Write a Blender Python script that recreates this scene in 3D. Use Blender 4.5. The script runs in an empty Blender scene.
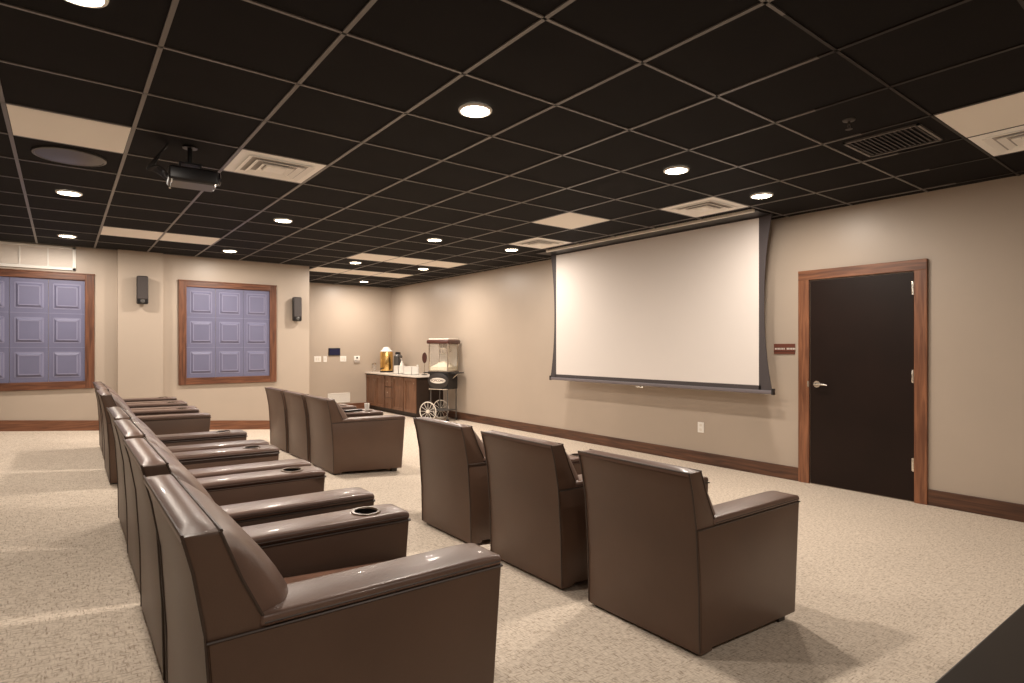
import bpy, bmesh, math, random
from mathutils import Vector, Matrix
random.seed(4)
C = bpy.context.scene.collection
PI = math.pi
H = 2.76            # ceiling height
EYE = 1.39
XR = 6.05           # wall with the screen
YF = 9.92           # wall with the shuttered windows
YA = 12.45          # alcove wall
SL = .078           # slope of the raked floor
XH = 3.3            # where the rake ends


def fz(x):
    return max(0.0, SL * (XH - x))


# ------------------------------------------------------------------ materials
def mat(name, col, rough=.6, metal=0, spec=.5, emit=None, estr=0, bump=None, var=None, coat=0, alpha=None, trans=0):
    m = bpy.data.materials.new(name)
    m.use_nodes = True
    nt = m.node_tree
    b = nt.nodes['Principled BSDF']
    b.inputs['Base Color'].default_value = (*col, 1)
    b.inputs['Roughness'].default_value = rough
    b.inputs['Metallic'].default_value = metal
    b.inputs['Specular IOR Level'].default_value = spec
    b.inputs['Coat Weight'].default_value = coat
    if trans:
        b.inputs['Transmission Weight'].default_value = trans
    if emit:
        b.inputs['Emission Color'].default_value = (*emit, 1)
        b.inputs['Emission Strength'].default_value = estr
    tc = nt.nodes.new('ShaderNodeTexCoord')
    if var:   # (scale, amount)
        n = nt.nodes.new('ShaderNodeTexNoise')
        n.inputs['Scale'].default_value = var[0]
        n.inputs['Detail'].default_value = 4
        nt.links.new(tc.outputs['Object'], n.inputs['Vector'])
        r = nt.nodes.new('ShaderNodeValToRGB')
        k = var[1]
        r.color_ramp.elements[0].position = .3
        r.color_ramp.elements[1].position = .7
        r.color_ramp.elements[0].color = (*[c * (1 - k) for c in col], 1)
        r.color_ramp.elements[1].color = (*[min(1, c * (1 + k)) for c in col], 1)
        nt.links.new(n.outputs['Fac'], r.inputs['Fac'])
        nt.links.new(r.outputs['Color'], b.inputs['Base Color'])
    if bump:  # (scale, strength, distance)
        n2 = nt.nodes.new('ShaderNodeTexNoise')
        n2.inputs['Scale'].default_value = bump[0]
        n2.inputs['Detail'].default_value = 3
        nt.links.new(tc.outputs['Object'], n2.inputs['Vector'])
        bp = nt.nodes.new('ShaderNodeBump')
        bp.inputs['Strength'].default_value = bump[1]
        bp.inputs['Distance'].default_value = bump[2]
        nt.links.new(n2.outputs['Fac'], bp.inputs['Height'])
        nt.links.new(bp.outputs['Normal'], b.inputs['Normal'])
    return m


def wood(name, c1, c2, scale, rough=.4):
    """scale = xyz stretch of the grain (small along the grain)"""
    m = mat(name, c1, rough)
    nt = m.node_tree
    b = nt.nodes['Principled BSDF']
    tc = nt.nodes.new('ShaderNodeTexCoord')
    mp = nt.nodes.new('ShaderNodeMapping')
    mp.inputs['Scale'].default_value = scale
    n = nt.nodes.new('ShaderNodeTexNoise')
    n.inputs['Scale'].default_value = 3
    n.inputs['Detail'].default_value = 6
    n.inputs['Distortion'].default_value = .6
    r = nt.nodes.new('ShaderNodeValToRGB')
    r.color_ramp.elements[0].position = .35
    r.color_ramp.elements[1].position = .68
    r.color_ramp.elements[0].color = (*c1, 1)
    r.color_ramp.elements[1].color = (*c2, 1)
    nt.links.new(tc.outputs['Object'], mp.inputs['Vector'])
    nt.links.new(mp.outputs['Vector'], n.inputs['Vector'])
    nt.links.new(n.outputs['Fac'], r.inputs['Fac'])
    nt.links.new(r.outputs['Color'], b.inputs['Base Color'])
    return m


def carpet():
    m = mat('woven_carpet', (.5, .4, .3), .95, spec=.1)
    nt = m.node_tree
    b = nt.nodes['Principled BSDF']
    tc = nt.nodes.new('ShaderNodeTexCoord')
    outs = []
    for sc in ((30, 130, 1), (130, 30, 1)):
        mp = nt.nodes.new('ShaderNodeMapping')
        mp.inputs['Scale'].default_value = sc
        n = nt.nodes.new('ShaderNodeTexNoise')
        n.inputs['Scale'].default_value = 1
        n.inputs['Detail'].default_value = 3
        nt.links.new(tc.outputs['Object'], mp.inputs['Vector'])
        nt.links.new(mp.outputs['Vector'], n.inputs['Vector'])
        outs.append(n.outputs['Fac'])
    mx = nt.nodes.new('ShaderNodeMath')
    mx.operation = 'MINIMUM'
    nt.links.new(outs[0], mx.inputs[0])
    nt.links.new(outs[1], mx.inputs[1])
    r = nt.nodes.new('ShaderNodeValToRGB')
    e = r.color_ramp.elements
    e[0].position = .26
    e[0].color = (.34, .265, .20, 1)
    e[1].position = .54
    e[1].color = (.76, .66, .55, 1)
    md = e.new(.42)
    md.color = (.63, .53, .43, 1)
    nt.links.new(mx.outputs[0], r.inputs['Fac'])
    # broad tonal drift of the pile
    n3 = nt.nodes.new('ShaderNodeTexNoise')
    n3.inputs['Scale'].default_value = .9
    n3.inputs['Detail'].default_value = 2
    nt.links.new(tc.outputs['Object'], n3.inputs['Vector'])
    r3 = nt.nodes.new('ShaderNodeValToRGB')
    r3.color_ramp.elements[0].color = (.86, .86, .86, 1)
    r3.color_ramp.elements[1].color = (1, 1, 1, 1)
    nt.links.new(n3.outputs['Fac'], r3.inputs['Fac'])
    mul = nt.nodes.new('ShaderNodeMixRGB')
    mul.blend_type = 'MULTIPLY'
    mul.inputs['Fac'].default_value = 1
    nt.links.new(r.outputs['Color'], mul.inputs[1])
    nt.links.new(r3.outputs['Color'], mul.inputs[2])
    nt.links.new(mul.outputs['Color'], b.inputs['Base Color'])
    bp = nt.nodes.new('ShaderNodeBump')
    bp.inputs['Strength'].default_value = .5
    bp.inputs['Distance'].default_value = .004
    nt.links.new(mx.outputs[0], bp.inputs['Height'])
    nt.links.new(bp.outputs['Normal'], b.inputs['Normal'])
    return m


M = {}
M['wall'] = mat('beige_paint', (.465, .388, .318), .38, spec=.38, bump=(90, .06, .002), var=(1.2, .03))
M['carpet'] = carpet()
M['tile'] = mat('black_ceiling_tile', (.0065, .0048, .0045), .8, spec=.16, bump=(160, .25, .002), var=(5, .15))
M['grid'] = mat('grey_ceiling_grid', (.15, .137, .128), .34, spec=.5)
M['grid_shaded'] = mat('shade_toned_ceiling_grid', (.022, .018, .016), .45, spec=.3)  # grid material with the shade of the door end put into its colour
M['white_tile'] = mat('off_white_tile', (.86, .79, .70), .6, bump=(150, .2, .002), emit=(1, .86, .70), estr=.03)  # faint emission added to brighten the panels, which are no lamps
M['vent'] = mat('white_enamel', (.86, .80, .72), .4, emit=(1, .88, .74), estr=.06)  # slight glow added to the enamel, the diffusers are not light sources
M['vent_dark'] = mat('grey_vent_recess', (.42, .37, .33), .5)
M['white'] = mat('white_plastic', (.88, .85, .8), .4)
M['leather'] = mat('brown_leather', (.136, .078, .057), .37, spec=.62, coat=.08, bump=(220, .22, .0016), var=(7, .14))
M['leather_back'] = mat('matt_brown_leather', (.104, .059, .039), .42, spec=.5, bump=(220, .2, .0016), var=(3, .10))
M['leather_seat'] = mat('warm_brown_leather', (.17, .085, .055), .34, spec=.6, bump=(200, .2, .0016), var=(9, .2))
M['piping'] = mat('dark_leather_piping', (.05, .030, .021), .4)
M['foot'] = mat('black_wood_foot', (.02, .014, .01), .4)
M['cup'] = mat('black_cup_liner', (.012, .010, .009), .25)
M['cup_rim'] = mat('bronze_rim', (.16, .11, .08), .3, metal=.4)
M['wood_y'] = wood('stained_wood_along_y', (.12, .045, .022), (.27, .11, .052), (14, .9, 14))
M['wood_x'] = wood('stained_wood_along_x', (.10, .036, .018), (.33, .13, .06), (.9, 14, 14))
M['wood_z'] = wood('stained_wood_upright', (.14, .052, .025), (.30, .122, .058), (14, 14, .9))
M['win_x'] = wood('dark_window_wood_x', (.075, .026, .013), (.21, .082, .04), (.9, 14, 14))
M['win_z'] = wood('dark_window_wood_z', (.075, .026, .013), (.21, .082, .04), (14, 14, .9))
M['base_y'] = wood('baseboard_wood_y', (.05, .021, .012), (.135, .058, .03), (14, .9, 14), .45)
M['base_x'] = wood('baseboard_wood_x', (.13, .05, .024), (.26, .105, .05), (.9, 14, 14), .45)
M['door'] = mat('dark_espresso_door', (.014, .0065, .0045), .42, spec=.22, var=(2, .2))
M['steel'] = mat('brushed_steel', (.75, .70, .62), .25, metal=1)
M['screen'] = mat('matt_screen_fabric', (.74, .69, .655), .8, spec=.1)
M['screen_edge'] = mat('black_screen_border', (.055, .045, .047), .6)
M['screen_bar'] = mat('grey_weight_bar', (.16, .14, .15), .4)
M['blue'] = mat('slate_blue_panel', (.155, .155, .245), .5, spec=.35, var=(3, .05))
M['blue_edge'] = mat('pale_slate_bead', (.23, .225, .34), .5)
M['speaker'] = mat('charcoal_grille', (.055, .045, .043), .6, bump=(400, .4, .002))
M['black'] = mat('black_plastic', (.012, .011, .012), .35)
M['dkgrey'] = mat('grey_metal', (.12, .115, .11), .35, metal=.6)
M['cab'] = wood('cabinet_cherry', (.135, .062, .033), (.22, .11, .062), (6, 6, 1.0), .4)
M['cab_dark'] = mat('dark_cabinet_side', (.028, .015, .009), .5)
M['counter'] = mat('white_counter', (.80, .73, .66), .25, var=(14, .06))
M['brass'] = mat('polished_brass', (.85, .55, .20), .22, metal=1)
M['glass'] = mat('clear_glass', (.55, .53, .5), .03)
M['glass'].node_tree.nodes['Principled BSDF'].inputs['Alpha'].default_value = .08
M['popcorn'] = mat('popcorn_heap', (.85, .76, .58), .8, bump=(60, 1, .02))
M['cream'] = mat('cream_enamel', (.78, .72, .64), .4)
M['maroon'] = mat('dark_maroon_enamel', (.07, .022, .016), .35)
M['sign'] = mat('brown_sign_plastic', (.15, .045, .028), .5)
M['led'] = mat('dark_touch_screen', (.012, .014, .05), .25)
M['lens'] = mat('glowing_lens', (1, 1, 1), .5, emit=(1, .86, .66), estr=26)
M['table'] = mat('near_black_laminate', (.022, .017, .014), .42, bump=(60, .05, .001))
M['green'] = mat('green_label', (.18, .25, .12), .5)


# ------------------------------------------------------------------ geometry helpers
def obj(name, bm, m, parent=None, smooth=False, kind=None):
    bmesh.ops.recalc_face_normals(bm, faces=bm.faces[:])
    me = bpy.data.meshes.new(name)
    bm.to_mesh(me)
    bm.free()
    me.materials.append(m)
    if smooth:
        for p in me.polygons:
            p.use_smooth = True
        try:
            me.set_sharp_from_angle(angle=math.radians(38))
        except Exception:
            pass
    o = bpy.data.objects.new(name, me)
    C.objects.link(o)
    if parent:
        o.parent = parent
    if kind:
        o['kind'] = kind
    return o


def empty(name, label, cat, loc=(0, 0, 0), rz=0, group=None, kind=None):
    o = bpy.data.objects.new(name, None)
    o.empty_display_size = .1
    C.objects.link(o)
    o.location = loc
    o.rotation_euler = (0, 0, rz)
    return tag(o, label, cat, group, kind)


def tag(o, label, cat=None, group=None, kind=None):
    o['label'] = label
    if cat:
        o['category'] = cat
    if group:
        o['group'] = group
    if kind:
        o['kind'] = kind
    return o


def box(bm, x0, x1, y0, y1, z0, z1, bev=0, seg=2):
    r = bmesh.ops.create_cube(bm, size=1)
    vs = r['verts']
    for v in vs:
        v.co = Vector((x0 + (v.co.x + .5) * (x1 - x0), y0 + (v.co.y + .5) * (y1 - y0), z0 + (v.co.z + .5) * (z1 - z0)))
    if bev:
        es = {e for v in vs for e in v.link_edges}
        bmesh.ops.bevel(bm, geom=list(es), offset=bev, segments=seg, affect='EDGES', profile=.5)
    return bm


def B(x0, x1, y0, y1, z0, z1, bev=0, seg=2):
    return box(bmesh.new(), x0, x1, y0, y1, z0, z1, bev, seg)


def prism(bm, pts, y0, y1, bev=0, seg=2):
    """pts = (x, z) outline extruded along y"""
    a = [bm.verts.new((x, y0, z)) for x, z in pts]
    b = [bm.verts.new((x, y1, z)) for x, z in pts]
    n = len(pts)
    fs = [bm.faces.new(a), bm.faces.new(b[::-1])]
    for i in range(n):
        fs.append(bm.faces.new((a[i], b[i], b[(i + 1) % n], a[(i + 1) % n])))
    if bev:
        bmesh.ops.recalc_face_normals(bm, faces=fs)
        es = {e for f in fs for e in f.edges if e.calc_face_angle(0) > .5}
        bmesh.ops.bevel(bm, geom=list(es), offset=bev, segments=seg, affect='EDGES', profile=.5)
    return bm


def tube(bm, pts, r, seg=8, closed=False):
    pts = [Vector(p) for p in pts]
    n = len(pts)
    rings = []
    for i, p in enumerate(pts):
        if closed:
            d = pts[(i + 1) % n] - pts[i - 1]
        else:
            d = pts[min(i + 1, n - 1)] - pts[max(i - 1, 0)]
        d.normalize()
        up = Vector((0, 0, 1)) if abs(d.z) < .9 else Vector((1, 0, 0))
        s = d.cross(up).normalized()
        t = s.cross(d)
        rr = r[i] if isinstance(r, (list, tuple)) else r
        rings.append([bm.verts.new(p + (s * math.cos(k * 2 * PI / seg) + t * math.sin(k * 2 * PI / seg)) * rr) for k in range(seg)])
    m = n if closed else n - 1
    for i in range(m):
        a, b = rings[i], rings[(i + 1) % n]
        for k in range(seg):
            bm.faces.new((a[k], a[(k + 1) % seg], b[(k + 1) % seg], b[k]))
    if not closed:
        bm.faces.new(rings[0][::-1])
        bm.faces.new(rings[-1])
    return bm


def lathe(bm, prof, cx=0, cy=0, seg=32, cap=True):
    """prof = (r, z)"""
    rings = []
    for r, z in prof:
        rings.append([bm.verts.new((cx + r * math.cos(k * 2 * PI / seg), cy + r * math.sin(k * 2 * PI / seg), z)) for k in range(seg)])
    for a, b in zip(rings, rings[1:]):
        for k in range(seg):
            bm.faces.new((a[k], a[(k + 1) % seg], b[(k + 1) % seg], b[k]))
    if cap:
        bm.faces.new(rings[0][::-1])
        bm.faces.new(rings[-1])
    return bm


def children(o):
    return [c for c in C.objects if c.parent == o]


def dup(root):
    r = root.copy()
    C.objects.link(r)
    for ch in list(root.children):
        c = ch.copy()
        C.objects.link(c)
        c.parent = r
        for g in list(ch.children):
            d = g.copy()
            C.objects.link(d)
            d.parent = c
    return r


def struct(name, bm, m, parent=None, label=None):
    o = obj(name, bm, m, parent)
    if not parent:
        o['kind'] = 'structure'
    if label:
        o['label'] = label
    return o


# ------------------------------------------------------------------ room shell
XL, YN = -2.6, -2.6
bm = bmesh.new()
a = [(XL, fz(XL)), (XH, 0), (XR + .1, 0), (XR + .1, -.15), (XL, -.15)]
prism(bm, a, YN - .1, YA + .1)
struct('floor', bm, M['carpet'], label='beige woven carpet on a gently raked floor')
struct('ceiling', B(XL - .1, XR + .1, YN - .1, YA + .1, H, H + .1), M['tile'], label='black suspended tile ceiling')
GX = [.355 + .6175 * i for i in range(-5, 10)]
GY = [1.84 + .62 * j for j in range(-7, 18)]
bm = bmesh.new()
bk = bmesh.new()          # same grid over the door end, its dimness put into the colour


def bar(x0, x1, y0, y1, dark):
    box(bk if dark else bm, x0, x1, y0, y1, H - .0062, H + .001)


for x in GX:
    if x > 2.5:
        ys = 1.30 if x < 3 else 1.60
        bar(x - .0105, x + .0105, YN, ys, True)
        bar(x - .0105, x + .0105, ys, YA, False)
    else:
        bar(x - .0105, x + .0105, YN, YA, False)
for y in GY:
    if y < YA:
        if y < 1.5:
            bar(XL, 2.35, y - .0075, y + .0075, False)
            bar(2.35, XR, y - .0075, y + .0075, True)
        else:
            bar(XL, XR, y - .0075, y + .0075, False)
struct('trim_3', bk, M['grid_shaded'], label='grid bars over the door end of the ceiling, coloured dark to imitate shade')
struct('trim_1', bm, M['grid'], label='grey metal grid bars of the tile ceiling')

struct('wall_right', B(XR, XR + .12, YN, YA, -.1, H), M['wall'], label='beige wall behind the projection screen')
struct('wall_alcove', B(3.30, XR, YA, YA + .12, -.1, H), M['wall'], label='beige end wall of the refreshment alcove')
struct('wall_far', B(XL, 3.33, YF + .05, YF + .15, 0, H), M['wall'], label='beige wall holding the two shuttered windows')
struct('wall_return', B(3.20, 3.33, YF + .15, YA + .12, 0, H), M['wall'])
struct('wall_left', B(XL - .12, XL, YN, YF + .15, 0, H), M['wall'])
struct('wall_near', B(XL - .12, XR + .12, YN - .12, YN, -.1, H), M['wall'])
struct('trim_2', B(.62, 1.17, YF - .05, YF + .05, 0.05, H), M['wall'], label='shallow beige pilaster between the windows')


# baseboards
def base_far(x0, x1, y1, name):
    bm = bmesh.new()
    v = []
    for (y) in (y1 - .018, y1):
        v.append([bm.verts.new((x0, y, fz(x0) - .01)), bm.verts.new((x1, y, fz(x1) - .01)), bm.verts.new((x1, y, fz(x1) + .14)), bm.verts.new((x0, y, fz(x0) + .14))])
    bm.faces.new(v[0]); bm.faces.new(v[1][::-1])
    for i in range(4):
        bm.faces.new((v[0][i], v[0][(i + 1) % 4], v[1][(i + 1) % 4], v[1][i]))
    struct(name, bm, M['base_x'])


base_far(XL, .62, YF + .05, 'baseboard_far_left')
base_far(.602, 1.188, YF - .05, 'baseboard_pilaster')
base_far(1.17, 3.34, YF + .05, 'baseboard_far_right')
base_far(3.34, 5.43, YA, 'baseboard_alcove')
bm = bmesh.new()
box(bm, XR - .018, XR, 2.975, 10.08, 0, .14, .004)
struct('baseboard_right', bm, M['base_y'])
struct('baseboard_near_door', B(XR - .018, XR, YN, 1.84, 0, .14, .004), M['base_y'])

# ------------------------------------------------------------------ door
d = empty('door_1', 'dark espresso flush door in a stained wood casing right of the screen', None, (XR, 2.4, 0), kind='structure')
dy0, dy1 = 1.945 - 2.4, 2.86 - 2.4
obj('door_leaf', B(-.012, .03, dy0, dy1, .008, 2.062, .003), M['door'], d)
obj('door_casing', box(B(-.028, .0, dy0 - .105, dy0 - .005, 0, 2.075, .004), -.028, .0, dy1 + .005, dy1 + .115, 0, 2.075, .004), M['wood_z'], d)
obj('door_header', B(-.030, .0, dy0 - .105, dy1 + .115, 2.072, 2.17, .004), M['wood_y'], d)
for z in (.28, 1.07, 1.86):
    bm = B(-.020, -.010, dy0 - .016, dy0 + .016, z, z + .115, .002)
    tube(bm, [(-.024, dy0, z - .003), (-.024, dy0, z + .118)], .007)
    tag(obj('hinge', bm, M['steel'], d, True), 'brushed steel hinge')
bm = bmesh.new()
yk = 2.79 - 2.4
tube(bm, [(-.010, yk, 1.015), (-.022, yk, 1.015)], .034, 20)
tube(bm, [(-.02, yk, 1.015), (-.062, yk, 1.015)], .012, 12)
tube(bm, [(-.060, yk + .008, 1.017), (-.062, yk - .04, 1.018), (-.056, yk - .115, 1.012)], [.013, .012, .008], 10)
h = obj('door_handle', bm, M['steel'], d, True)
obj('strike_plate', B(-.031, -.027, dy1 + .006, dy1 + .020, .985, 1.045), M['steel'], d)


# ------------------------------------------------------------------ windows with blue raised-panel shutters
def window(n, x0, x1, label):
    z0, z1 = .82, 2.395
    yw = YF + .05
    w = empty('window_%d' % n, label, None, ((x0 + x1) / 2, yw, z0), kind='structure')
    hw = (x1 - x0) / 2
    hh = z1 - z0
    t = .105
    bm = bmesh.new()
    for s in (-1, 1):
        a, b = sorted((s * hw, s * (hw - t)))
        box(bm, a, b, -.035, 0, 0, hh, .006)
    obj('window_casing', bm, M['win_z'], w)
    bm = bmesh.new()
    box(bm, -hw + t - .004, hw - t + .004, -.034, 0, hh - t + .01, hh, .006)
    box(bm, -hw + t - .004, hw - t + .004, -.034, 0, 0, t, .006)
    box(bm, -hw - .006, hw + .006, -.045, 0, hh - .012, hh + .004, .003)
    obj('window_rail', bm, M['win_x'], w)
    iw = 2 * (hw - t)
    cw = iw / 3
    ch = (hh - 2 * t + .01) / 3
    for c in range(3):
        cx = -hw + t + cw * (c + .5)
        bm = B(cx - cw / 2 + .002, cx + cw / 2 - .002, -.012, 0, t, hh - t + .01)
        be = bmesh.new()
        for r in range(3):
            cz = t + ch * (r + .5)
            a, b2 = cw * .36, ch * .36
            # raised field: frustum
            v0 = [bm.verts.new((cx + sx * a, -.012, cz + sz * b2)) for sx, sz in ((-1, -1), (1, -1), (1, 1), (-1, 1))]
            v1 = [bm.verts.new((cx + sx * a * .8, -.030, cz + sz * b2 * .8)) for sx, sz in ((-1, -1), (1, -1), (1, 1), (-1, 1))]
            bm.faces.new(v1)
            for i in range(4):
                bm.faces.new((v0[i], v0[(i + 1) % 4], v1[(i + 1) % 4], v1[i]))
            for q in (1.0, .76):
                k = .007
                for s in (-1, 1):
                    yy = -.016 if q == 1 else -.0325
                    y2 = -.011 if q == 1 else -.028
                    box(be, cx + s * a * q - k, cx + s * a * q + k, yy, y2, cz - b2 * q, cz + b2 * q)
                    box(be, cx - a * q, cx + a * q, yy, y2, cz + s * b2 * q - k, cz + s * b2 * q + k)
            if r:
                box(be, cx - cw / 2, cx + cw / 2, -.015, -.011, cz - ch / 2 - .004, cz - ch / 2 + .004)
        o = obj('shutter_panel', bm, M['blue'], w)
        obj('panel_beading', be, M['blue_edge'], o)
    return w


window(1, -1.04, .356, 'wood framed window with slate blue raised panels under the white wall grille')
window(2, 1.378, 2.786, 'wood framed window with slate blue raised panels between the wall speakers')

# wall grille over window 1
g = empty('wall_vent', 'long white air grille on the wall above the left window', 'vent', (-.6, YF + .05, 2.43))
bm = bmesh.new()
L = .75
box(bm, -L, L, -.025, 0, 0, .04, .004)
box(bm, -L, L, -.025, 0, .285, .32, .004)
box(bm, -L, -L + .04, -.025, 0, 0, .32, .004)
box(bm, L - .04, L, -.025, 0, 0, .32, .004)
for x in (-.46, -.18, .16, .45):
    box(bm, x - .008, x + .008, -.02, 0, .03, .29)
obj('grille_frame', bm, M['white'], g)
bm = bmesh.new()
box(bm, -L + .03, L - .03, -.006, 0, .03, .30)
for k in range(14):
    z = .045 + k * .0175
    box(bm, -L + .03, L - .03, -.014, -.004, z, z + .009)
obj('louver', bm, mat('pale_louver', (.80, .73, .66), .5), g)


# wall speakers
def speaker(x, z, label, tilt):
    s = empty('wall_speaker', label, 'speaker', (x, YF + .05 if x > 1.17 else YF - .05, z), group='slim wall speakers')
    bm = bmesh.new()
    box(bm, -.03, .03, -.035, 0, .14, .26, .004)
    obj('wall_bracket', bm, M['black'], s)
    bm = B(-.07, .07, -.125, -.03, 0, .40, .02, 3)
    o = obj('cabinet', bm, M['black'], s, True)
    bm = B(-.062, .062, -.134, -.12, .07, .39, .006)
    obj('grille', bm, M['speaker'], s)
    bm = bmesh.new()
    lathe(bm, [(.001, 0), (.03, .004), (.038, 0)], seg=20, cap=False)
    bmesh.ops.transform(bm, matrix=Matrix.Translation((0, -.126, .04)) @ Matrix.Rotation(PI / 2, 4, 'X') @ Matrix.Scale(.7, 4), verts=bm.verts)
    obj('tweeter', bm, M['dkgrey'], s, True)
    return s


speaker(.905, 2.0, 'slim charcoal speaker on the pilaster right of the left window', 0)
speaker(3.10, 1.82, 'slim charcoal speaker beside the right window near the alcove corner', 0)

# ------------------------------------------------------------------ projection screen
s = empty('projection_screen', 'large white pull-down projection screen with black border beside the door', 'screen', (5.75, 4.83, 0))
Y0, Y1 = 3.245 - 4.83, 6.40 - 4.83
bm = bmesh.new()
box(bm, -.002, .002, Y0, Y1, .985, 2.74)
obj('screen_fabric', bm, M['screen'], s)
bm = bmesh.new()
# black masking with inward curved side tabs


def tabx(t):   # t 0 bottom .. 1 top, extra width of the tab
    return .035 + .085 * (abs(2 * t - 1) ** 2.2)


N = 20
for sgn, ye in ((-1, Y0), (1, Y1)):
    prev = None
    for k in range(N + 1):
        t = k / N
        z = .94 + t * (H - .94)
        w = tabx(t) + (.02 if sgn < 0 else 0)
        a = bm.verts.new((.004, ye - sgn * .002, z)); b = bm.verts.new((.004, ye + sgn * w, z))
        c = bm.verts.new((-.004, ye - sgn * .002, z)); e = bm.verts.new((-.004, ye + sgn * w, z))
        if prev:
            pa, pb, pc, pe = prev
            bm.faces.new((pa, pb, b, a)); bm.faces.new((pc, c, e, pe)); bm.faces.new((pb, pe, e, b)); bm.faces.new((pa, a, c, pc))
        prev = (a, b, c, e)
box(bm, -.004, .004, Y0 - .02, Y1 + .02, 2.735, H)
box(bm, -.004, .004, Y0 - .02, Y1 + .02, .94, .99)
obj('black_border', bm, M['screen_edge'], s)
bm = B(-.018, .018, Y0 - .14, Y1 + .11, .905, .945, .008)
obj('weight_bar', bm, M['screen_bar'], s, True)
for y in (Y0 - .15, Y1 + .12):
    obj('end_cap', B(-.02, .02, y - .012, y + .012, .90, .965, .003), M['black'], s)
bm = tube(bmesh.new(), [(0, .0, .905), (-.0, .0, .89)], .008)
tube(bm, [(-.008, -.06, .888), (-.008, .06, .888)], .006)
obj('pull_handle', bm, M['steel'], s)
bm = bmesh.new()
box(bm, -.33, -.295, Y0 - .12, Y1 - .15, H - .03, H, .003)
obj('slot_trim', bm, M['cream'], s)
bm = B(-.295, .06, Y0 - .12, Y1 + .12, H - .012, H - .001)
obj('screen_housing', bm, M['black'], s)


# ------------------------------------------------------------------ small things on the walls
def plate(name, label, cat, x, y, z, w, h, face, m, rocker=1, rm=None):
    """face 'x' on the screen wall, 'y' on the alcove wall"""
    o = empty(name, label, cat, (x, y, z), rz=(-PI / 2 if face == 'x' else 0))
    obj('cover_plate', B(-w / 2, w / 2, -.008, 0, -h / 2, h / 2, .003), m, o)
    for k in range(rocker):
        cx = (k - (rocker - 1) / 2) * .046
        obj('rocker', B(cx - .015, cx + .015, -.012, -.006, -.032, .032, .002), rm or M['cream'], o)
    return o


plate('light_switch', 'double white light switch plate at the left end of the alcove wall', 'switch', 4.335, YA, 1.13, .15, .125, 'y', M['white'], 2)
plate('light_switch', 'single narrow white switch plate left of the dark touch panel', 'switch', 4.497, YA, 1.13, .075, .125, 'y', M['white'], 1)
plate('light_switch', 'white switch plate just right of the dark touch panel', 'switch', 4.90, YA, 1.13, .14, .125, 'y', M['white'], 2)
t = empty('wall_touch_panel', 'dark blue wall touch panel above the white switches', 'control panel', (4.70, YA, 1.285))
obj('bezel', B(-.13, .13, -.02, 0, -.082, .082, .005), M['black'], t)
obj('display', B(-.115, .115, -.023, -.018, -.065, .065), M['led'], t)
t = empty('wall_thermostat', 'white thermostat with dark dial by the refreshment cabinet', 'thermostat', (5.21, YA, 1.14))
obj('housing', B(-.07, .07, -.03, 0, -.05, .05, .01), M['white'], t)
bm = lathe(bmesh.new(), [(.022, 0), (.022, .008), (.018, .01)], seg=20)
bmesh.ops.transform(bm, matrix=Matrix.Translation((0, -.028, .012)) @ Matrix.Rotation(PI / 2, 4, 'X'), verts=bm.verts)
obj('dial', bm, M['dkgrey'], t)
obj('under_shadow', B(-.068, .068, -.024, 0, -.10, -.052, .005), M['vent_dark'], t)  # grey block standing in for the shadow under the housing
t = empty('wall_vent', 'low white register on the alcove wall behind the chairs', 'vent', (4.80, YA, .17))
obj('register_frame', box(box(box(B(-.25, .25, -.02, 0, 0, .02, .003), -.25, .25, -.02, 0, .19, .21, .003), -.25, -.23, -.02, 0, 0, .21), .23, .25, -.02, 0, 0, .21), M['white'], t)
bm = B(-.24, .24, -.006, 0, .01, .2)
for k in range(9):
    box(bm, -.235, .235, -.014, -.005, .026 + k * .018, .037 + k * .018)
obj('register_louver', bm, M['white'], t)

o = plate('wall_outlet', 'white power outlet low on the wall under the screen', 'outlet', XR, 4.15, .43, .085, .125, 'x', M['white'], 0)
for z in (-.028, .028):
    obj('socket', B(-.017, .017, -.011, -.006, z - .015, z + .015, .003), M['cream'], o)
t = empty('door_sign', 'small brown room sign with a pale line of lettering beside the door', 'sign', (XR, 3.13, 1.37), rz=-PI / 2)
obj('sign_plate', B(-.113, .113, -.012, 0, -.054, .054, .002), M['sign'], t)
bm = bmesh.new()
x = -.10
for k, w in enumerate([.012, .009, .012, .010, .008, .013, .010, .0, .012, .010, .008, .012, .011, .009]):
    if w:
        box(bm, x, x + w, -.014, -.011, -.008, .010)
        if k % 2:
            box(bm, x - .003, x + w, -.014, -.011, -.002, .003)
    x += w + .0055 if w else .016
obj('lettering', bm, M['cream'], t)
obj('sign_groove', B(-.113, .113, -.013, -.011, -.030, -.026), M['cab_dark'], t)


# ------------------------------------------------------------------ ceiling fittings
def cell(i, j):
    """centre of the tile cell i, j"""
    return .355 + .6175 * (i + .5), 1.84 + .62 * (j + .5)


def panel(i, j, label, n=1, name='ceiling_panel'):
    x, y = cell(i, j)
    o = obj(name, B(-.295, .295 + .6175 * (n - 1), -.297, .297, -.004, .004, .001), M['white_tile'])
    o.location = (x, y, H - .0035)
    tag(o, label, 'ceiling panel', 'off-white ceiling panels')


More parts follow.
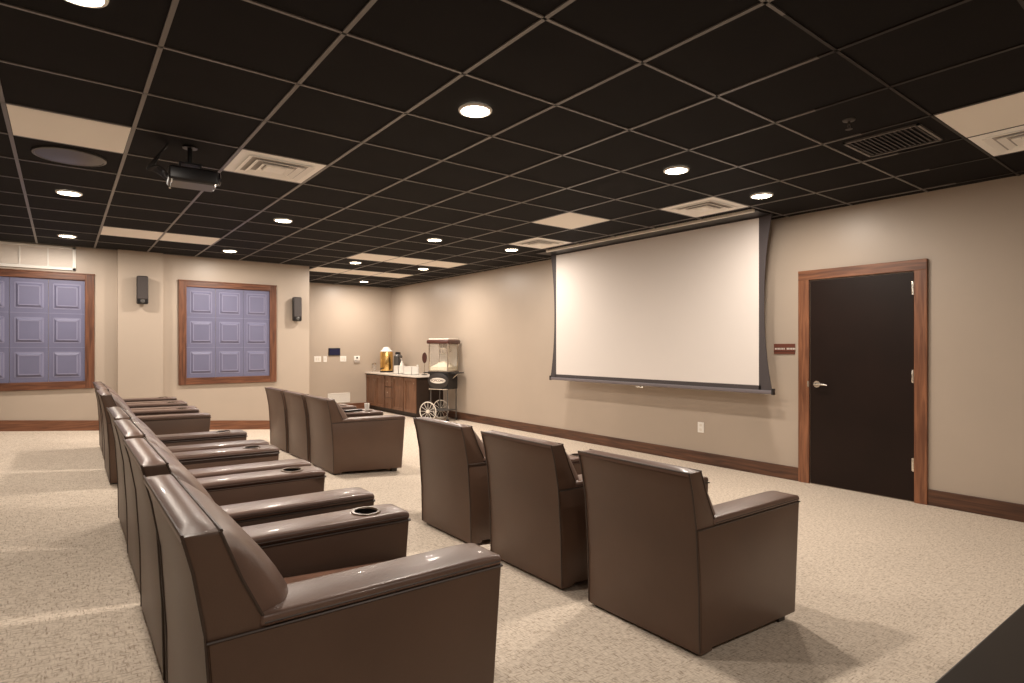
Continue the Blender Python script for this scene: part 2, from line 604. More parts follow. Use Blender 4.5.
def diffuser(i, j, label):
    x, y = cell(i, j)
    o = empty('ceiling_vent', label, 'vent', (x, y, H), group='white square ceiling diffusers')
    obj('vent_frame', B(-.295, .295, -.297, .297, -.006, .002, .001), M['vent'], o)
    for q, r in enumerate((.235, .175, .115)):
        bm = bmesh.new()
        # square sloped ring
        zt, zb = -.006, -.022 - .003 * q
        A = [bm.verts.new((sx * r, sy * r, zb)) for sx, sy in ((-1, -1), (1, -1), (1, 1), (-1, 1))]
        I = [bm.verts.new((sx * (r - .038), sy * (r - .038), zt)) for sx, sy in ((-1, -1), (1, -1), (1, 1), (-1, 1))]
        A2 = [bm.verts.new((v.co.x, v.co.y, zb + .004)) for v in A]
        I2 = [bm.verts.new((v.co.x, v.co.y, zt + .004)) for v in I]
        for k in range(4):
            n = (k + 1) % 4
            bm.faces.new((A[k], A[n], I[n], I[k]))
            bm.faces.new((A2[k], I2[k], I2[n], A2[n]))
            bm.faces.new((A[k], A2[k], A2[n], A[n]))
        obj('vane', bm, M['vent'], o)
        obj('vane_gap', B(-r + .036, r - .036, -r + .036, r - .036, -.0075 - .001 * q, -.006), M['vent_dark'], o)
    obj('core_plate', B(-.07, .07, -.07, .07, -.026, -.010, .002), M['vent'], o)


panel(-1, 4, 'off-white ceiling panel at the left edge, next to the round ceiling speaker')
panel(6, 4, 'off-white ceiling panel above the middle of the projection screen')
panel(6, -2, 'off-white ceiling panel at the right edge of the ceiling')
panel(0, 10, 'off-white ceiling panel strip above the wall between the two windows, left one')
panel(1, 10, 'off-white ceiling panel strip above the wall between the two windows, right one')
panel(5, 10, 'off-white ceiling panel before the alcove, left of its touching neighbour')
panel(5 + 1, 10, 'off-white ceiling panel before the alcove, middle of three')
panel(5 + 2, 10, 'off-white ceiling panel before the alcove, nearest the screen wall')
panel(5, 13, 'off-white ceiling panel inside the alcove, leftmost of three')
panel(5 + 1, 13, 'off-white ceiling panel inside the alcove, middle of three')
panel(5 + 2, 13, 'off-white ceiling panel inside the alcove, nearest the screen wall')
diffuser(1, 4, 'white square ceiling diffuser beside the projector')
diffuser(7, 2, 'white square ceiling diffuser above the door end of the screen')
diffuser(7, 6, 'white square ceiling diffuser above the far end of the screen')
diffuser(7, -2, 'white square ceiling diffuser at the right edge of the ceiling')

# black return vent
x, y = cell(6, -1)
o = empty('ceiling_vent', 'black square return grille in the dark ceiling above the door', 'vent', (x, y, H))
obj('vent_frame', box(box(box(B(-.22, .22, -.22, -.205, -.012, 0), -.22, .22, .205, .22, -.012, 0), -.22, -.205, -.22, .22, -.012, 0), .205, .22, -.22, .22, -.012, 0), M['grid'], o)
bm = bmesh.new()
for k in range(14):
    box(bm, -.20, .20, -.195 + k * .029, -.185 + k * .029, -.008, 0)
obj('louver', bm, M['black'], o)

# round ceiling speaker
x, y = cell(-1, 5)
o = empty('ceiling_speaker', 'round black ceiling speaker left of the projector', 'speaker', (x, y, H))
obj('rim', lathe(bmesh.new(), [(.215, 0), (.215, -.012), (.200, -.016), (.195, -.006)], seg=48), M['dkgrey'], o, True)
obj('grille', lathe(bmesh.new(), [(.198, -.004), (.198, -.013), (.10, -.017), (.001, -.018)], seg=48), mat('satin_black_grille', (.03, .026, .024), .3, spec=.6), o, True)

# sprinkler
o = empty('sprinkler', 'small metal fire sprinkler under the dark ceiling', 'sprinkler', (3.76, 1.55, H))
obj('escutcheon', lathe(bmesh.new(), [(.035, 0), (.033, -.006), (.012, -.010)], seg=24), M['dkgrey'], o, True)
bm = tube(bmesh.new(), [(0, 0, -.005), (0, 0, -.03)], .008)
tube(bm, [(.012, 0, -.02), (.018, 0, -.04), (0, 0, -.055)], .003)
tube(bm, [(-.012, 0, -.02), (-.018, 0, -.04), (0, 0, -.055)], .003)
lathe(bm, [(.02, -.056), (.02, -.058)], seg=16)
obj('spray_head', bm, M['dkgrey'], o, True)

# downlights
LX = [.05, 1.89, 3.76, 5.0]
names = {
    (.05, 2.80): 'round recessed downlight at the top left corner of the picture',
    (1.89, 2.80): 'round recessed downlight in the middle of the ceiling, nearest one to the camera in view',
    (3.76, 2.80): 'round recessed downlight before the near end of the screen, left of the wall light',
    (5.0, 2.80): 'round recessed downlight right above the door end of the screen',
    (.05, 6.50): 'round recessed downlight beyond the round ceiling speaker',
    (1.89, 6.50): 'round recessed downlight right of the projector',
    (3.76, 6.50): 'round recessed downlight between the projector and the screen',
    (5.0, 6.50): 'round recessed downlight above the far end of the screen',
    (.05, 9.03): 'round recessed downlight above the left window',
    (1.89, 9.03): 'round recessed downlight above the right window',
    (3.76, 9.03): 'round recessed downlight in front of the alcove, left one',
    (5.0, 9.03): 'round recessed downlight in front of the alcove, right one',
    (5.0, 11.56): 'round recessed downlight inside the alcove over the refreshment cabinet',
}
ring = lathe(bmesh.new(), [(.098, 0), (.096, -.008), (.083, -.011), (.080, -.003)], seg=32, cap=False)
first = None
E_W = 34
for (x, y), lab in list(names.items()) + [((x, -1.0), None) for x in LX[:3]]:
    if lab:
        if first is None:
            o = empty('downlight', lab, 'downlight', (x, y, H - .002), group='recessed ceiling downlights')
            obj('trim_ring', ring, M['white'], o, True)
            obj('lens', lathe(bmesh.new(), [(.079, .0), (.079, -.006), (.05, -.009)], seg=32), M['lens'], o, True)
            first = o
        else:
            o = dup(first)
            o.location = (x, y, H - .002)
            o['label'] = lab
    ld = bpy.data.lights.new('downlight_lamp', 'AREA')
    ld.shape = 'DISK'
    ld.size = .15
    ld.energy = E_W * (.55 if y < 0 else (.72 if x > 4 and 6 < y < 7 else 1.25 if y > 9 and x > 4 else (.82 if x > 4 and y < 3 else 1)))
    ld.color = (1, .888, .775)
    lo = bpy.data.objects.new('downlight_lamp', ld)
    lo.location = (x, y, H - .016)
    C.objects.link(lo)

# ------------------------------------------------------------------ projector
p = empty('projector', 'black ceiling projector on a mount with hanging cables', 'projector', (.71, 4.52, 2.50), rz=math.radians(-4))
p.scale = (.78, .78, 1)
bm = B(-.19, .19, -.15, .15, 0, .095, .018, 3)
obj('housing', bm, M['black'], p, True)
bm = B(-.165, .165, -.125, .125, -.006, .003, .003)
obj('underside_plate', bm, M['dkgrey'], p)
bm = lathe(bmesh.new(), [(.045, 0), (.045, .03), (.036, .036), (.03, .02), (.001, .016)], seg=28)
bmesh.ops.transform(bm, matrix=Matrix.Translation((.18, -.06, .055)) @ Matrix.Rotation(PI / 2, 4, 'Y'), verts=bm.verts)
obj('lens', bm, mat('lens_glass', (.02, .02, .03), .05, coat=1), p, True)
bm = tube(bmesh.new(), [(-.02, 0, .14), (-.02, 0, .262)], .02, 14)
lathe(bm, [(.06, .250), (.06, .258)], -.02, 0, 20)
box(bm, -.11, .07, -.09, .09, .125, .135)
for sx in (-.10, .06):
    for sy in (-.08, .08):
        tube(bm, [(sx, sy, .10), (sx, sy, .13)], .006)
obj('ceiling_mount', bm, M['black'], p, True)
for k in range(5):
    bm = bmesh.new()
    y = -.10 + .045 * k
    pts = []
    for q in range(15):
        t = q / 14
        pts.append((-.19 - .10 * math.sin(PI * t) - .012 * k * math.sin(PI * t), y * (1 - .5 * t), .03 + .05 * math.sin(2 * PI * t) * (1 - t) + .22 * t * t))
    tube(bm, pts, .0065, 6)
    obj('cable', bm, M['black'], p, True)
for (sx, sy) in ((-.165, -.13), (.165, -.13), (-.165, .13)):
    obj('foot_screw', tube(bmesh.new(), [(sx, sy, -.014), (sx, sy, .002)], .010, 12), M['steel'], p)

# ------------------------------------------------------------------ theatre armchairs
W, D = .66, .76
TILT = math.atan(SL)


def arm_top(x):
    return .562 + (x / D) * .050


def make_chair():
    r = empty('theater_armchair', '', 'armchair', group='brown leather theater armchairs')
    r.rotation_euler = (0, TILT, 0)
    hw = W / 2
    # back shell: the full-width wedge that leans back
    rear = [(0, .012), (-.026, .28), (-.064, .54), (-.100, .68), (-.128, .760)]
    front = [(-.052, .766), (-.048, .757), (.004, .65), (.062, .553), (.075, .50), (.085, .30), (.085, .012)]
    bm = prism(bmesh.new(), rear + front, -hw, hw, .007, 2)
    o = obj('back_shell', bm, M['leather_back'], r, True)
    # padded cap on top
    bm = bmesh.new()
    ny, nx = 20, 8
    gr = []
    for i in range(ny + 1):
        y = -hw + .003 + (W - .006) * i / ny
        row = []
        for k in range(nx + 1):
            t = k / nx
            x = -.129 + .080 * t
            e = min(1, min(i, ny - i) / 2.0) ** .5
            z = .757 + .006 * t + .014 * math.sin(PI * t) ** .7 * e
            row.append(bm.verts.new((x, y, z)))
        gr.append(row)
    for i in range(ny):
        for k in range(nx):
            bm.faces.new((gr[i][k], gr[i + 1][k], gr[i + 1][k + 1], gr[i][k + 1]))
    # skirt so that the cap is closed
    ret = bmesh.ops.extrude_edge_only(bm, edges=[e for e in bm.edges if e.is_boundary])
    for v in [g for g in ret['geom'] if isinstance(g, bmesh.types.BMVert)]:
        v.co.z -= .012
    obj('cap', bm, M['leather'], o, True)
    bm = bmesh.new()
    for sy in (-hw + .002, hw - .002):
        tube(bm, [(-.052, sy, .764), (.003, sy, .652), (.060, sy, .556)], .0042, 6)
        tube(bm, [(-.129, sy, .760), (-.101, sy, .68), (-.065, sy, .54), (-.027, sy, .28), (-.001, sy, .02)], .004, 6)
    tube(bm, [(-.129, -hw, .760), (-.129, hw, .760)], .0042, 6)
    tube(bm, [(-.050, -hw, .765), (-.050, hw, .765)], .0045, 6)
    obj('piping', bm, M['piping'], o, True)

    # back cushion bulging forward
    bm = bmesh.new()
    zs = [.40, .46, .52, .545, .57, .61, .65, .69, .73, .750, .764]

    def seam(z):
        if z > .545:
            return .062 + (z - .545) / (.764 - .545) * (-.052 - .062)
        return .062 + (.545 - z) * .25

    rows = []
    nu = 24
    for z in zs:
        w = hw - .006 if z > .535 else hw - .142
        xs = seam(z)
        t = (z - .40) / (.764 - .40)
        bul = .122 * max(0, 1 - t ** 3) ** .6
        row = []
        for i in range(nu + 1):
            u = -1 + 2 * i / nu
            prof = (1 - abs(u) ** 5) ** .6
            row.append(bm.verts.new((xs + bul * prof, u * w, z)))
        row2 = [bm.verts.new((xs - .03, -w, z)), bm.verts.new((xs - .03, w, z))]
        rows.append((row, row2))
    for (a, a2), (b, b2) in zip(rows, rows[1:]):
        for i in range(nu):
            bm.faces.new((a[i], a[i + 1], b[i + 1], b[i]))
        bm.faces.new((a2[0], a[0], b[0], b2[0]))
        bm.faces.new((a[-1], a2[1], b2[1], b[-1]))
        bm.faces.new((a2[1], a2[0], b2[0], b2[1]))
    for (row, row2), rev in ((rows[0], 1), (rows[-1], 0)):
        loop = row + [row2[1], row2[0]]
        bm.faces.new(loop[::-1] if rev else loop)
    obj('back_cushion', bm, M['leather'], r, True)

    # seat cushion
    hs = hw - .137
    bm = bmesh.new()
    nxs, nys = 14, 10
    gr = []
    x0, x1 = .07, D + .005
    for i in range(nxs + 1):
        row = []
        for k in range(nys + 1):
            u = k / nys
            t = i / nxs
            e = (1 - abs(2 * u - 1) ** 6) * (1 - abs(2 * t - 1) ** 8)
            row.append(bm.verts.new((x0 + (x1 - x0) * t, -hs + 2 * hs * u, .422 + .032 * e + .008 * t)))
        gr.append(row)
    for i in range(nxs):
        for k in range(nys):
            bm.faces.new((gr[i][k], gr[i + 1][k], gr[i + 1][k + 1], gr[i][k + 1]))
    ret = bmesh.ops.extrude_edge_only(bm, edges=[e for e in bm.edges if e.is_boundary])
    vs = [g for g in ret['geom'] if isinstance(g, bmesh.types.BMVert)]
    for v in vs:
        v.co.z = .27
    bmesh.ops.contextual_create(bm, geom=vs)
    so = obj('seat_cushion', bm, M['leather_seat'], r, True)
    bm = tube(bmesh.new(), [(x1 + .001, -hs + .004, .420), (x1 + .001, hs - .004, .420)], .0045, 6)
    tube(bm, [(x1 + .001, -hs + .004, .275), (x1 + .001, hs - .004, .275)], .0045, 6)
    obj('piping', bm, M['piping'], so, True)
    obj('front_panel', B(.60, D - .012, -hs - .004, hs + .004, .035, .268, .006), M['leather_back'], r, True)

    # arms
    for sgn in (-1, 1):
        ya, yb = sorted((sgn * hw, sgn * (hw - .135)))
        body = [(.007, .018), (-.020, .28), (-.058, arm_top(-.06) - .034), (.001, arm_top(0) - .034), (D, arm_top(D) - .034), (D, .040), (.05, .030)]
        bm = prism(bmesh.new(), body, ya - (.004 if sgn < 0 else 0), yb + (.004 if sgn > 0 else 0), .006, 2)
        ao = obj('armrest', bm, M['leather_back'], r, True)
        xs = [.048, .12, .25, .42, .58, .68, .735, .755, D + .002]
        top = [(x, arm_top(x) + (0 if x < .70 else -.004 * ((x - .70) / .06) ** 2 * 2)) for x in xs]
        top[0] = (.048, arm_top(.048))
        prof = top + [(D + .003, arm_top(D) - .036), (.048, arm_top(.0) - .030)]
        bm = bmesh.new()
        prism(bm, prof, ya - (.005 if sgn < 0 else .001), yb + (.005 if sgn > 0 else .001), .012, 3)
        if sgn > 0:
            me = bpy.data.meshes.new('tmp')
            bmesh.ops.recalc_face_normals(bm, faces=bm.faces[:])
            bm.to_mesh(me); bm.free()
            po = bpy.data.objects.new('arm_pad', me)
            C.objects.link(po)
            cx, cy = .61, (ya + yb) / 2
            cb = lathe(bmesh.new(), [(.044, arm_top(cx) - .03), (.044, arm_top(cx) + .03)], cx, cy, 28)
            cm = bpy.data.meshes.new('cutm')
            cb.to_mesh(cm); cb.free()
            co = bpy.data.objects.new('cut', cm)
            C.objects.link(co)
            md = po.modifiers.new('b', 'BOOLEAN')
            md.object = co
            md.operation = 'DIFFERENCE'
            dg = bpy.context.evaluated_depsgraph_get()
            me2 = bpy.data.meshes.new_from_object(po.evaluated_get(dg))
            bm = bmesh.new()
            bm.from_mesh(me2)
            bpy.data.objects.remove(po)
            bpy.data.objects.remove(co)
            # liner standing in the hole
            zt = arm_top(cx)
            cup = lathe(bmesh.new(), [(.0435, zt - .029), (.0435, zt + .001), (.041, zt + .001), (.040, zt - .026), (.001, zt - .027)], cx, cy, 28, cap=False)
        po = obj('arm_pad', bm, M['leather'], ao, True)
        if sgn > 0:
            obj('cup_holder', cup, M['cup'], ao, True)
            rim = bmesh.new()
            lathe(rim, [(.042, zt), (.044, zt + .005), (.053, zt + .005), (.056, zt - .002)], cx, cy, 32, cap=False)
            for v in rim.verts:
                v.co.z += (v.co.x - cx) * .082
            obj('cup_rim', rim, M['cup_rim'], ao, True)
        bm = bmesh.new()
        for yy in (ya - .004, yb + .004):
            tube(bm, [(-.062 if abs(yy) > hw - .01 else .05, yy, arm_top(-.06) - .034), (.052, yy, arm_top(0.05) - .034), (D + .002, yy, arm_top(D) - .036)], .0036, 6)
            tube(bm, [(.06, yy, arm_top(0.05) - .020), (D - .01, yy, arm_top(D) - .022)], .0026, 6)
        tube(bm, [(D + .002, ya, arm_top(D) - .036), (D + .002, yb, arm_top(D) - .036)], .0036, 6)
        obj('piping', bm, M['piping'], ao, True)
    for sx in (.05, D - .07):
        for sgn in (-1, 1):
            y = sgn * (hw - .055)
            bm = bmesh.new()
            box(bm, sx - .03, sx + .03, y - .03, y + .03, 0, .045, .003)
            obj('foot', bm, M['foot'], r)
    return r


proto = make_chair()
chairs = [
    # x of rear, y of centre, label
    (.262, 1.745, 'brown leather theater armchair nearest the camera, shown largest with its seat and cup holder'),
    (.274, 2.655, 'second brown armchair from the camera in the left row, directly behind the largest one'),
    (.286, 3.475, 'third brown armchair from the camera in the left row'),
    (.298, 4.315, 'fourth brown armchair of the left row, last before the aisle gap'),
    (.318, 6.30, 'brown armchair just past the gap in the left row, its dark side showing'),
    (.338, 7.115, 'middle chair of the far three brown armchairs in the left row'),
    (.345, 7.925, 'farthest brown armchair of the left row, nearest the shuttered windows'),
    (2.095, 1.765, 'brown armchair seen from behind, nearest the door, right armrest and foot showing'),
    (2.095, 2.610, 'middle one of the three brown armchairs standing in front of the screen, seen from behind'),
    (2.100, 3.485, 'third brown armchair in front of the screen, farthest of those three from the door'),
    (2.180, 6.140, 'brown armchair past the aisle in the right row, whole right side showing'),
    (2.180, 6.925, 'middle one of the three far brown armchairs of the right row, near the alcove'),
    (2.180, 7.71, 'farthest brown armchair of the right row, left of its two neighbours'),
]
for k, (x, y, lab) in enumerate(chairs):
    o = proto if k == 0 else dup(proto)
    o.location = (x, y, fz(x) + .001)
    o.scale = (.95, 1.09, .984) if x < 1 else ((1.035, .98, 1.015) if y < 4 else (1.0, 1.05, 1))
    o['label'] = lab

# magazine tray and white card lying on the far right-row chair arm
ay, ax = 6.14 + (W / 2 - .067) * 1.05, 2.18 + .46
az = fz(2.18) + arm_top(.46) + .006 - SL * .46
o = empty('remote_control', 'slim dark remote lying on the armrest of a far right-row chair', 'remote control', (ax, ay - .0, az), rz=.15)
o.rotation_euler = (0, .0, .15)
obj('casing', B(-.11, .11, -.03, .03, 0, .022, .005), M['black'], o, True)
bm = bmesh.new()
for i in range(7):
    for j in range(2):
        lathe(bm, [(.006, .022), (.0055, .024)], -.08 + i * .022, -.009 + j * .018, 10)
obj('buttons', bm, M['cream'], o)
o = empty('cup', 'small white paper cup on the armrest of a far right-row chair', 'cup', (ax + .17, ay - .002, az + .004))
obj('cup_body', lathe(bmesh.new(), [(.022, .0), (.030, .078), (.032, .08), (.028, .076), (.020, .006)], seg=24), M['white'], o, True)

# ------------------------------------------------------------------ refreshment cabinet
cx0, cx1, cy0, cy1 = 5.43, 6.045, 10.10, 12.43
ct = .83
c = empty('cabinet', 'cherry brown base cabinet against the alcove wall corner', 'cabinet', ((cx0 + cx1) / 2, (cy0 + cy1) / 2, 0))
hx, hy = (cx1 - cx0) / 2, (cy1 - cy0) / 2
obj('carcass', B(-hx + .02, hx, -hy + .012, hy, .085, ct - .035), M['cab_dark'], c)
obj('end_panel', B(-hx + .02, hx, -hy, -hy + .012, .0, ct - .035), M['cab_dark'], c)
obj('toe_kick', B(-hx + .08, hx, -hy + .012, hy, 0, .085), M['cab_dark'], c)
segs = [(-hy + .01, -hy + .50), (-hy + .53, -hy + 1.02), (-hy + 1.06, -hy + 1.36), (-hy + 1.40, -hy + 1.84), (-hy + 1.87, hy - .005)]
for k, (a, b) in enumerate(segs):
    if k == 2:
        for z0, z1 in ((.10, .32), (.33, .54), (.56, .775)):
            q = obj('drawer', B(-hx, -hx + .02, a, b, z0, z1, .004), M['cab'], c)
            bm = tube(bmesh.new(), [(-hx, (a + b) / 2, (z0 + z1) / 2), (-hx - .022, (a + b) / 2, (z0 + z1) / 2)], [.006, .014], 14)
            obj('knob', bm, M['steel'], q, True)
        continue
    q = bmesh.new()
    t = .055
    box(q, -hx + .014, -hx + .02, a, b, .10, .775)
    box(q, -hx, -hx + .02, a, a + t, .10, .775, .002)
    box(q, -hx, -hx + .02, b - t, b, .10, .775, .002)
    box(q, -hx, -hx + .02, a + t, b - t, .10, .10 + t, .002)
    box(q, -hx, -hx + .02, a + t, b - t, .775 - t, .775, .002)
    q = obj('cabinet_door', q, M['cab'], c)
    ky = b - .03 if k % 2 else a + .03
    bm = tube(bmesh.new(), [(-hx, ky, .68), (-hx - .022, ky, .68)], [.006, .014], 14)
    obj('knob', bm, M['steel'], q, True)
w = obj('countertop', B(cx0 - .025, XR - .001, cy0 - .03, YA - .001, ct - .034, ct, .006), M['counter'])
tag(w, 'white countertop lying over the cherry brown cabinet in the alcove', 'countertop')

# brass coffee urn
u = empty('coffee_urn', 'tall polished brass coffee urn with a white lid on the countertop', 'coffee urn', (5.72, 12.0, ct))
obj('base_ring', lathe(bmesh.new(), [(.145, 0), (.145, .03), (.135, .035)], seg=36), M['black'], u, True)
obj('body', lathe(bmesh.new(), [(.135, .035), (.14, .05), (.14, .43), (.13, .455)], seg=36), M['brass'], u, True)
bm = lathe(bmesh.new(), [(.132, .455), (.132, .475), (.09, .50), (.07, .55), (.03, .56), (.001, .562)], seg=36)
obj('lid', bm, M['white'], u, True)
bm = tube(bmesh.new(), [(-.115, -.06, .09), (-.175, -.09, .09), (-.18, -.093, .06)], .012, 10)
obj('spigot', bm, M['black'], u, True)
bm = bmesh.new()
for sg in (-1, 1):
    tube(bm, [(.0, sg * .138, .33), (0, sg * .175, .33), (0, sg * .175, .25), (0, sg * .138, .25)], .008, 8)
obj('side_handles', bm, M['black'], u, True)

u = empty('thermal_carafe', 'dark grey steel carafe standing right of the brass urn', 'carafe', (5.84, 11.68, ct))
obj('body', lathe(bmesh.new(), [(.09, 0), (.095, .02), (.095, .36), (.06, .40)], seg=32), M['dkgrey'], u, True)
obj('cap', lathe(bmesh.new(), [(.06, .40), (.06, .44), (.03, .455)], seg=24), M['black'], u, True)
obj('handle', tube(bmesh.new(), [(-.03, -.085, .36), (-.05, -.15, .34), (-.05, -.15, .16), (-.03, -.09, .12)], .010, 8), M['black'], u, True)
u = empty('pump_bottle', 'white bottle between the carafe and the white boxes on the counter', 'bottle', (5.80, 11.42, ct))
obj('body', lathe(bmesh.new(), [(.035, 0), (.037, .01), (.037, .20), (.016, .24), (.016, .26)], seg=24), M['white'], u, True)
bm = tube(bmesh.new(), [(0, 0, .26), (0, 0, .31)], .007, 8)
tube(bm, [(0, 0, .31), (-.04, -.02, .305)], .007, 8)
obj('pump', bm, M['white'], u, True)
u = empty('glass_jar', 'clear glass jar at the far left end of the countertop', 'jar', (5.55, 12.28, ct))
obj('jar_wall', lathe(bmesh.new(), [(.045, 0), (.048, .02), (.048, .17), (.044, .17), (.044, .012)], seg=28), M['glass'], u, True)
obj('lid', lathe(bmesh.new(), [(.049, .17), (.049, .195), (.02, .2)], seg=28), M['steel'], u, True)
for (x, y, l, h, lab) in ((5.60, 11.13, .22, .17, 'white box on the counter, left of its twin, near the white bottle'), (5.60, 10.62, .36, .165, 'longer white box on the counter near the popcorn machine')):
    u = empty('napkin_box', lab, 'box', (x, y, ct), group='white boxes on the counter')
    obj('box_wall', box(box(box(box(B(-.08, .08, -l / 2, l / 2, 0, .01), -.08, -.072, -l / 2, l / 2, 0, h), .072, .08, -l / 2, l / 2, 0, h), -.08, .08, -l / 2, -l / 2 + .008, 0, h), -.08, .08, l / 2 - .008, l / 2, 0, h), M['white'], u)
    obj('napkin_stack', B(-.068, .068, -l / 2 + .012, l / 2 - .012, .01, h - .012, .003), M['cream'], u)
for (x, y, r, h, m, lab) in ((5.86, 11.02, .045, .22, 'cream', 'stack of pale paper cups behind the white boxes'), (5.86, 10.83, .028, .19, 'green', 'small green shaker bottle behind the white boxes')):
    u = empty('cup_stack' if m == 'cream' else 'shaker_bottle', lab, 'cups' if m == 'cream' else 'bottle', (x, y, ct))
    if m == 'cream':
        prof = [(r * .8, 0)]
        for k in range(8):
            prof += [(r, .05 + k * .013), (r * .93, .052 + k * .013)]
        obj('paper_cups', lathe(bmesh.new(), prof, seg=24), M['cream'], u, True)
    else:
        obj('body', lathe(bmesh.new(), [(r, 0), (r, .13), (r * .6, .15)], seg=20), M['green'], u, True)
        obj('cap', lathe(bmesh.new(), [(r * .7, .15), (r * .7, .185), (r * .3, .19)], seg=20), M['white'], u, True)
u = empty('counter_sign', 'dark oval stand sign on the counter end beside the popcorn machine', 'sign', (5.72, 10.28, ct), rz=math.radians(-45))
obj('stand_foot', lathe(bmesh.new(), [(.06, 0), (.06, .012), (.02, .02)], seg=24), M['black'], u, True)
obj('stem', tube(bmesh.new(), [(0, 0, .015), (0, 0, .25)], .007, 8), M['steel'], u, True)
bm = lathe(bmesh.new(), [(1, 0), (1.04, .01), (1, .02)], seg=28)
bmesh.ops.transform(bm, matrix=Matrix.Translation((0, .01, .345)) @ Matrix.Rotation(PI / 2, 4, 'X') @ Matrix.Diagonal((.048, .105, 1, 1)), verts=bm.verts)
obj('oval_board', bm, M['maroon'], u, True)

# ------------------------------------------------------------------ popcorn cart
c = empty('popcorn_machine', 'dark popcorn machine on a wheeled cart beside the cabinet', 'popcorn machine', (5.71, 9.53, 0), rz=math.radians(-62))
w2, d2 = .20, .18
bm = B(-w2 - .045, w2 + .045, -d2 - .045, d2 + .045, 1.448, 1.522, .025, 3)
obj('canopy', bm, M['maroon'], c, True)
bm = B(-w2 - .015, w2 + .015, -d2 - .015, d2 + .015, 1.52, 1.548, .012, 3)
q = obj('canopy_top', bm, M['cream'], c, True)
bm = bmesh.new()
for sx in (-1, 1):
    for sy in (-1, 1):
        box(bm, sx * w2 - .011, sx * w2 + .011, sy * d2 - .011, sy * d2 + .011, .93, 1.456)
box(bm, -w2, w2, -d2 - .01, -d2 + .01, .93, .95)
box(bm, -w2, w2, d2 - .01, d2 + .01, .93, .95)
box(bm, -w2 - .01, -w2 + .01, -d2, d2, .93, .95)
box(bm, w2 - .01, w2 + .01, -d2, d2, .93, .95)
obj('case_frame', bm, M['steel'], c)
bm = bmesh.new()
box(bm, -w2 + .011, w2 - .011, -d2 - .002, -d2 + .002, .95, 1.456)
box(bm, w2 - .002, w2 + .002, -d2 + .011, d2 - .011, .95, 1.456)
box(bm, -w2 - .002, -w2 + .002, -d2 + .011, d2 - .011, .95, 1.456)
obj('glass_pane', bm, M['glass'], c)
obj('rear_panel', B(-w2 + .011, w2 - .011, d2 - .004, d2 + .004, .95, 1.456), M['cream'], c)
bm = bmesh.new()
tube(bm, [(0, 0, 1.456), (0, 0, 1.38)], .012, 10)
lathe(bm, [(.05, 1.25), (.085, 1.27), (.09, 1.37), (.092, 1.375)], 0, 0, 28)
tube(bm, [(.09, 0, 1.30), (.16, 0, 1.30), (.16, 0, 1.45)], .008, 8)
obj('kettle', bm, M['steel'], c, True)
bm = bmesh.new()
nn = 14
g = []
for i in range(nn + 1):
    row = []
    for k in range(nn + 1):
        u, v = i / nn, k / nn
        hh = 1.02 + .10 * math.sin(PI * u) * math.sin(PI * v) + random.uniform(-.012, .012)
        row.append(bm.verts.new((-w2 + .015 + (2 * w2 - .03) * u, -d2 + .015 + (2 * d2 - .03) * v, hh)))
    g.append(row)
for i in range(nn):
    for k in range(nn):
        bm.faces.new((g[i][k], g[i + 1][k], g[i + 1][k + 1], g[i][k + 1]))
ret = bmesh.ops.extrude_edge_only(bm, edges=[e for e in bm.edges if e.is_boundary])
vs = [q_ for q_ in ret['geom'] if isinstance(q_, bmesh.types.BMVert)]
for v in vs:
    v.co.z = .952
obj('popcorn', bm, M['popcorn'], c, True)['kind'] = 'stuff'
obj('case_base', B(-w2 - .02, w2 + .02, -d2 - .02, d2 + .02, .885, .932, .006), M['black'], c)
obj('cart_box', B(-w2, w2, -d2, d2, .60, .885, .006), M['black'], c)
for sx in (-1, 1):
    a, b = sorted((sx * (w2 + .02), sx * (w2 + .15)))
    q = obj('side_shelf', B(a, b, -d2 + .02, d2 - .02, .895, .915, .006), M['black'], c)
    obj('shelf_bracket', tube(bmesh.new(), [(sx * w2, 0, .80), (sx * (w2 + .11), 0, .893)], .007, 8), M['steel'], q)
bm = lathe(bmesh.new(), [(1, 0), (1, .02), (.94, .024)], seg=40)
bmesh.ops.transform(bm, matrix=Matrix.Translation((0, -d2 - .002, .76)) @ Matrix.Rotation(PI / 2, 4, 'X') @ Matrix.Diagonal((.22, .145, 1, 1)), verts=bm.verts)
so = obj('oval_sign', bm, mat('black_sign_face', (.03, .024, .022), .4), c, True)
bm = lathe(bmesh.new(), [(1, 0), (1, .004)], seg=40)
bmesh.ops.transform(bm, matrix=Matrix.Translation((0, -d2 - .025, .765)) @ Matrix.Rotation(PI / 2, 4, 'X') @ Matrix.Diagonal((.165, .052, 1, 1)), verts=bm.verts)
obj('sign_banner', bm, M['cream'], so)
fc = bpy.data.curves.new('lettering', 'FONT')
fc.body = 'POPCORN'
fc.size = .062
fc.extrude = .001
fc.align_x = 'CENTER'
fc.align_y = 'CENTER'
fo = bpy.data.objects.new('tmp_text', fc)
C.objects.link(fo)
dg = bpy.context.evaluated_depsgraph_get()
tm = bpy.data.meshes.new_from_object(fo.evaluated_get(dg))
bpy.data.objects.remove(fo)
bm = bmesh.new()
bm.from_mesh(tm)
bmesh.ops.transform(bm, matrix=Matrix.Translation((0, -d2 - .031, .765)) @ Matrix.Rotation(PI / 2, 4, 'X'), verts=bm.verts)
obj('lettering', bm, M['maroon'], so)
bm = bmesh.new()
tube(bm, [(-w2, -d2 - .012, .605), (w2, -d2 - .012, .605)], .011, 8)
obj('lower_rail', bm, M['steel'], c, True)
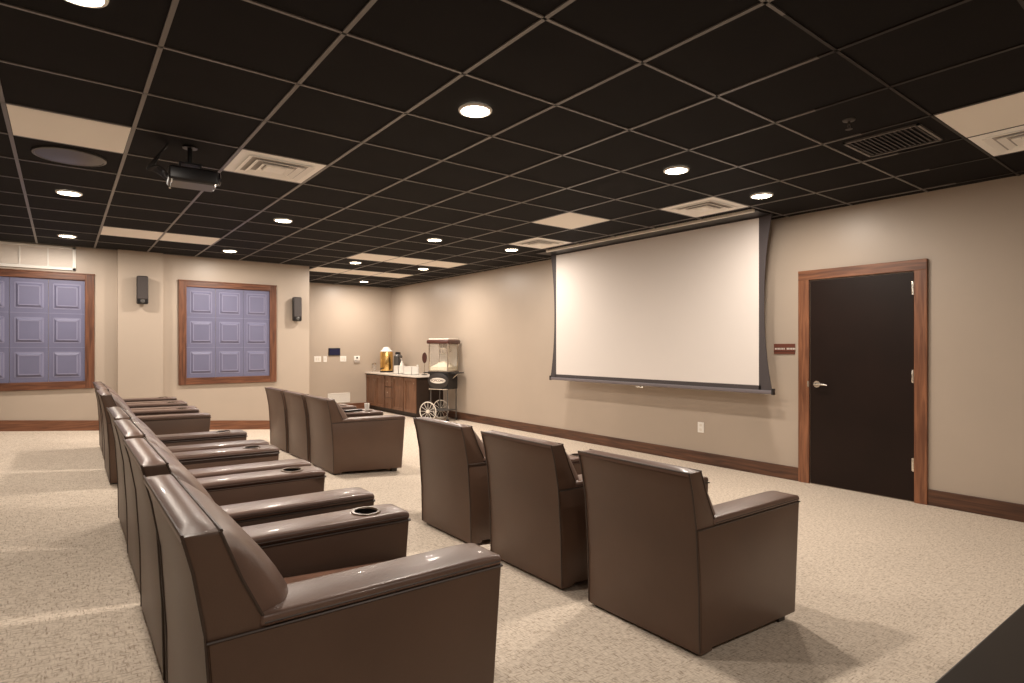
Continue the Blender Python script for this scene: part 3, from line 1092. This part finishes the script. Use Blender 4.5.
for sx in (-1, 1):
    for sy in (-1, 1):
        z0 = .03 if sx > 0 else .17
        obj('leg', tube(bmesh.new(), [(sx * (w2 - .02), sy * (d2 - .02), z0), (sx * (w2 - .02), sy * (d2 - .02), .61)], .011, 10), M['dkgrey'], c, True)
        if sx > 0:
            bm = tube(bmesh.new(), [(sx * (w2 - .02), sy * (d2 - .02) - .01, .03), (sx * (w2 - .02), sy * (d2 - .02) + .01, .03)], .03, 16)
            obj('caster', bm, M['black'], c, True)
obj('bottom_shelf', B(-w2 + .02, w2 - .02, -d2 + .02, d2 - .02, .20, .215, .003), M['dkgrey'], c)
obj('axle', tube(bmesh.new(), [(-w2 + .0, -d2 - .06, .185), (-w2 + .0, d2 + .06, .185)], .010, 10), M['steel'], c, True)
for sy in (-1, 1):
    bm = bmesh.new()
    yy = sy * (d2 + .05)
    R = .175
    xx = -w2
    tube(bm, [(xx + R * math.cos(t * 2 * PI / 40), yy, .185 + R * math.sin(t * 2 * PI / 40)) for t in range(40)], .010, 8, closed=True)
    for k in range(12):
        t = k * PI / 6
        tube(bm, [(xx + .02 * math.cos(t), yy, .185 + .02 * math.sin(t)), (xx + R * math.cos(t), yy, .185 + R * math.sin(t))], .0042, 6)
    tube(bm, [(xx, yy - .018, .185), (xx, yy + .018, .185)], .03, 16)
    obj('spoked_wheel', bm, M['cream'], c, True)

# ------------------------------------------------------------------ dark table at the lower right
t = empty('console_table', 'near-black low console table corner at the bottom right edge', 'table', (1.95, .05, 0), rz=math.radians(-1.5))
zt = .75
obj('tabletop', B(-.90, .85, -.34, .325, zt - .035, zt, .004), M['table'], t)
obj('apron', box(box(box(B(-.86, .81, .285, .30, zt - .12, zt - .03), -.86, .81, -.31, -.295, zt - .12, zt - .03), -.86, -.845, -.31, .30, zt - .12, zt - .03), .795, .81, -.31, .30, zt - .12, zt - .03), M['table'], t)
for sx in (-.84, .79):
    for sy in (-.29, .28):
        xw = 1.95 + sx
        obj('leg', B(sx - .025, sx + .025, sy - .025, sy + .025, fz(xw + .03) + .001, zt - .03, .003), M['table'], t)

# ------------------------------------------------------------------ world, camera
w = bpy.data.worlds.new('World')
bpy.context.scene.world = w
w.use_nodes = True
w.node_tree.nodes['Background'].inputs[0].default_value = (.05, .045, .04, 1)
w.node_tree.nodes['Background'].inputs[1].default_value = .3

cam = bpy.data.cameras.new('Camera')
co = bpy.data.objects.new('Camera', cam)
C.objects.link(co)
bpy.context.scene.camera = co
cam.sensor_fit = 'HORIZONTAL'
cam.sensor_width = 36
cam.lens = 584 / 1024 * 36
cam.shift_y = 5.5 / 1024
cam.clip_start = .02
co.location = (0, 0, EYE)
ang = math.atan2(758, 584)
co.rotation_euler = (PI / 2, 0, ang - PI / 2)

vs = bpy.context.scene.view_settings
vs.view_transform = 'Standard'
vs.look = 'None'
vs.exposure = 0
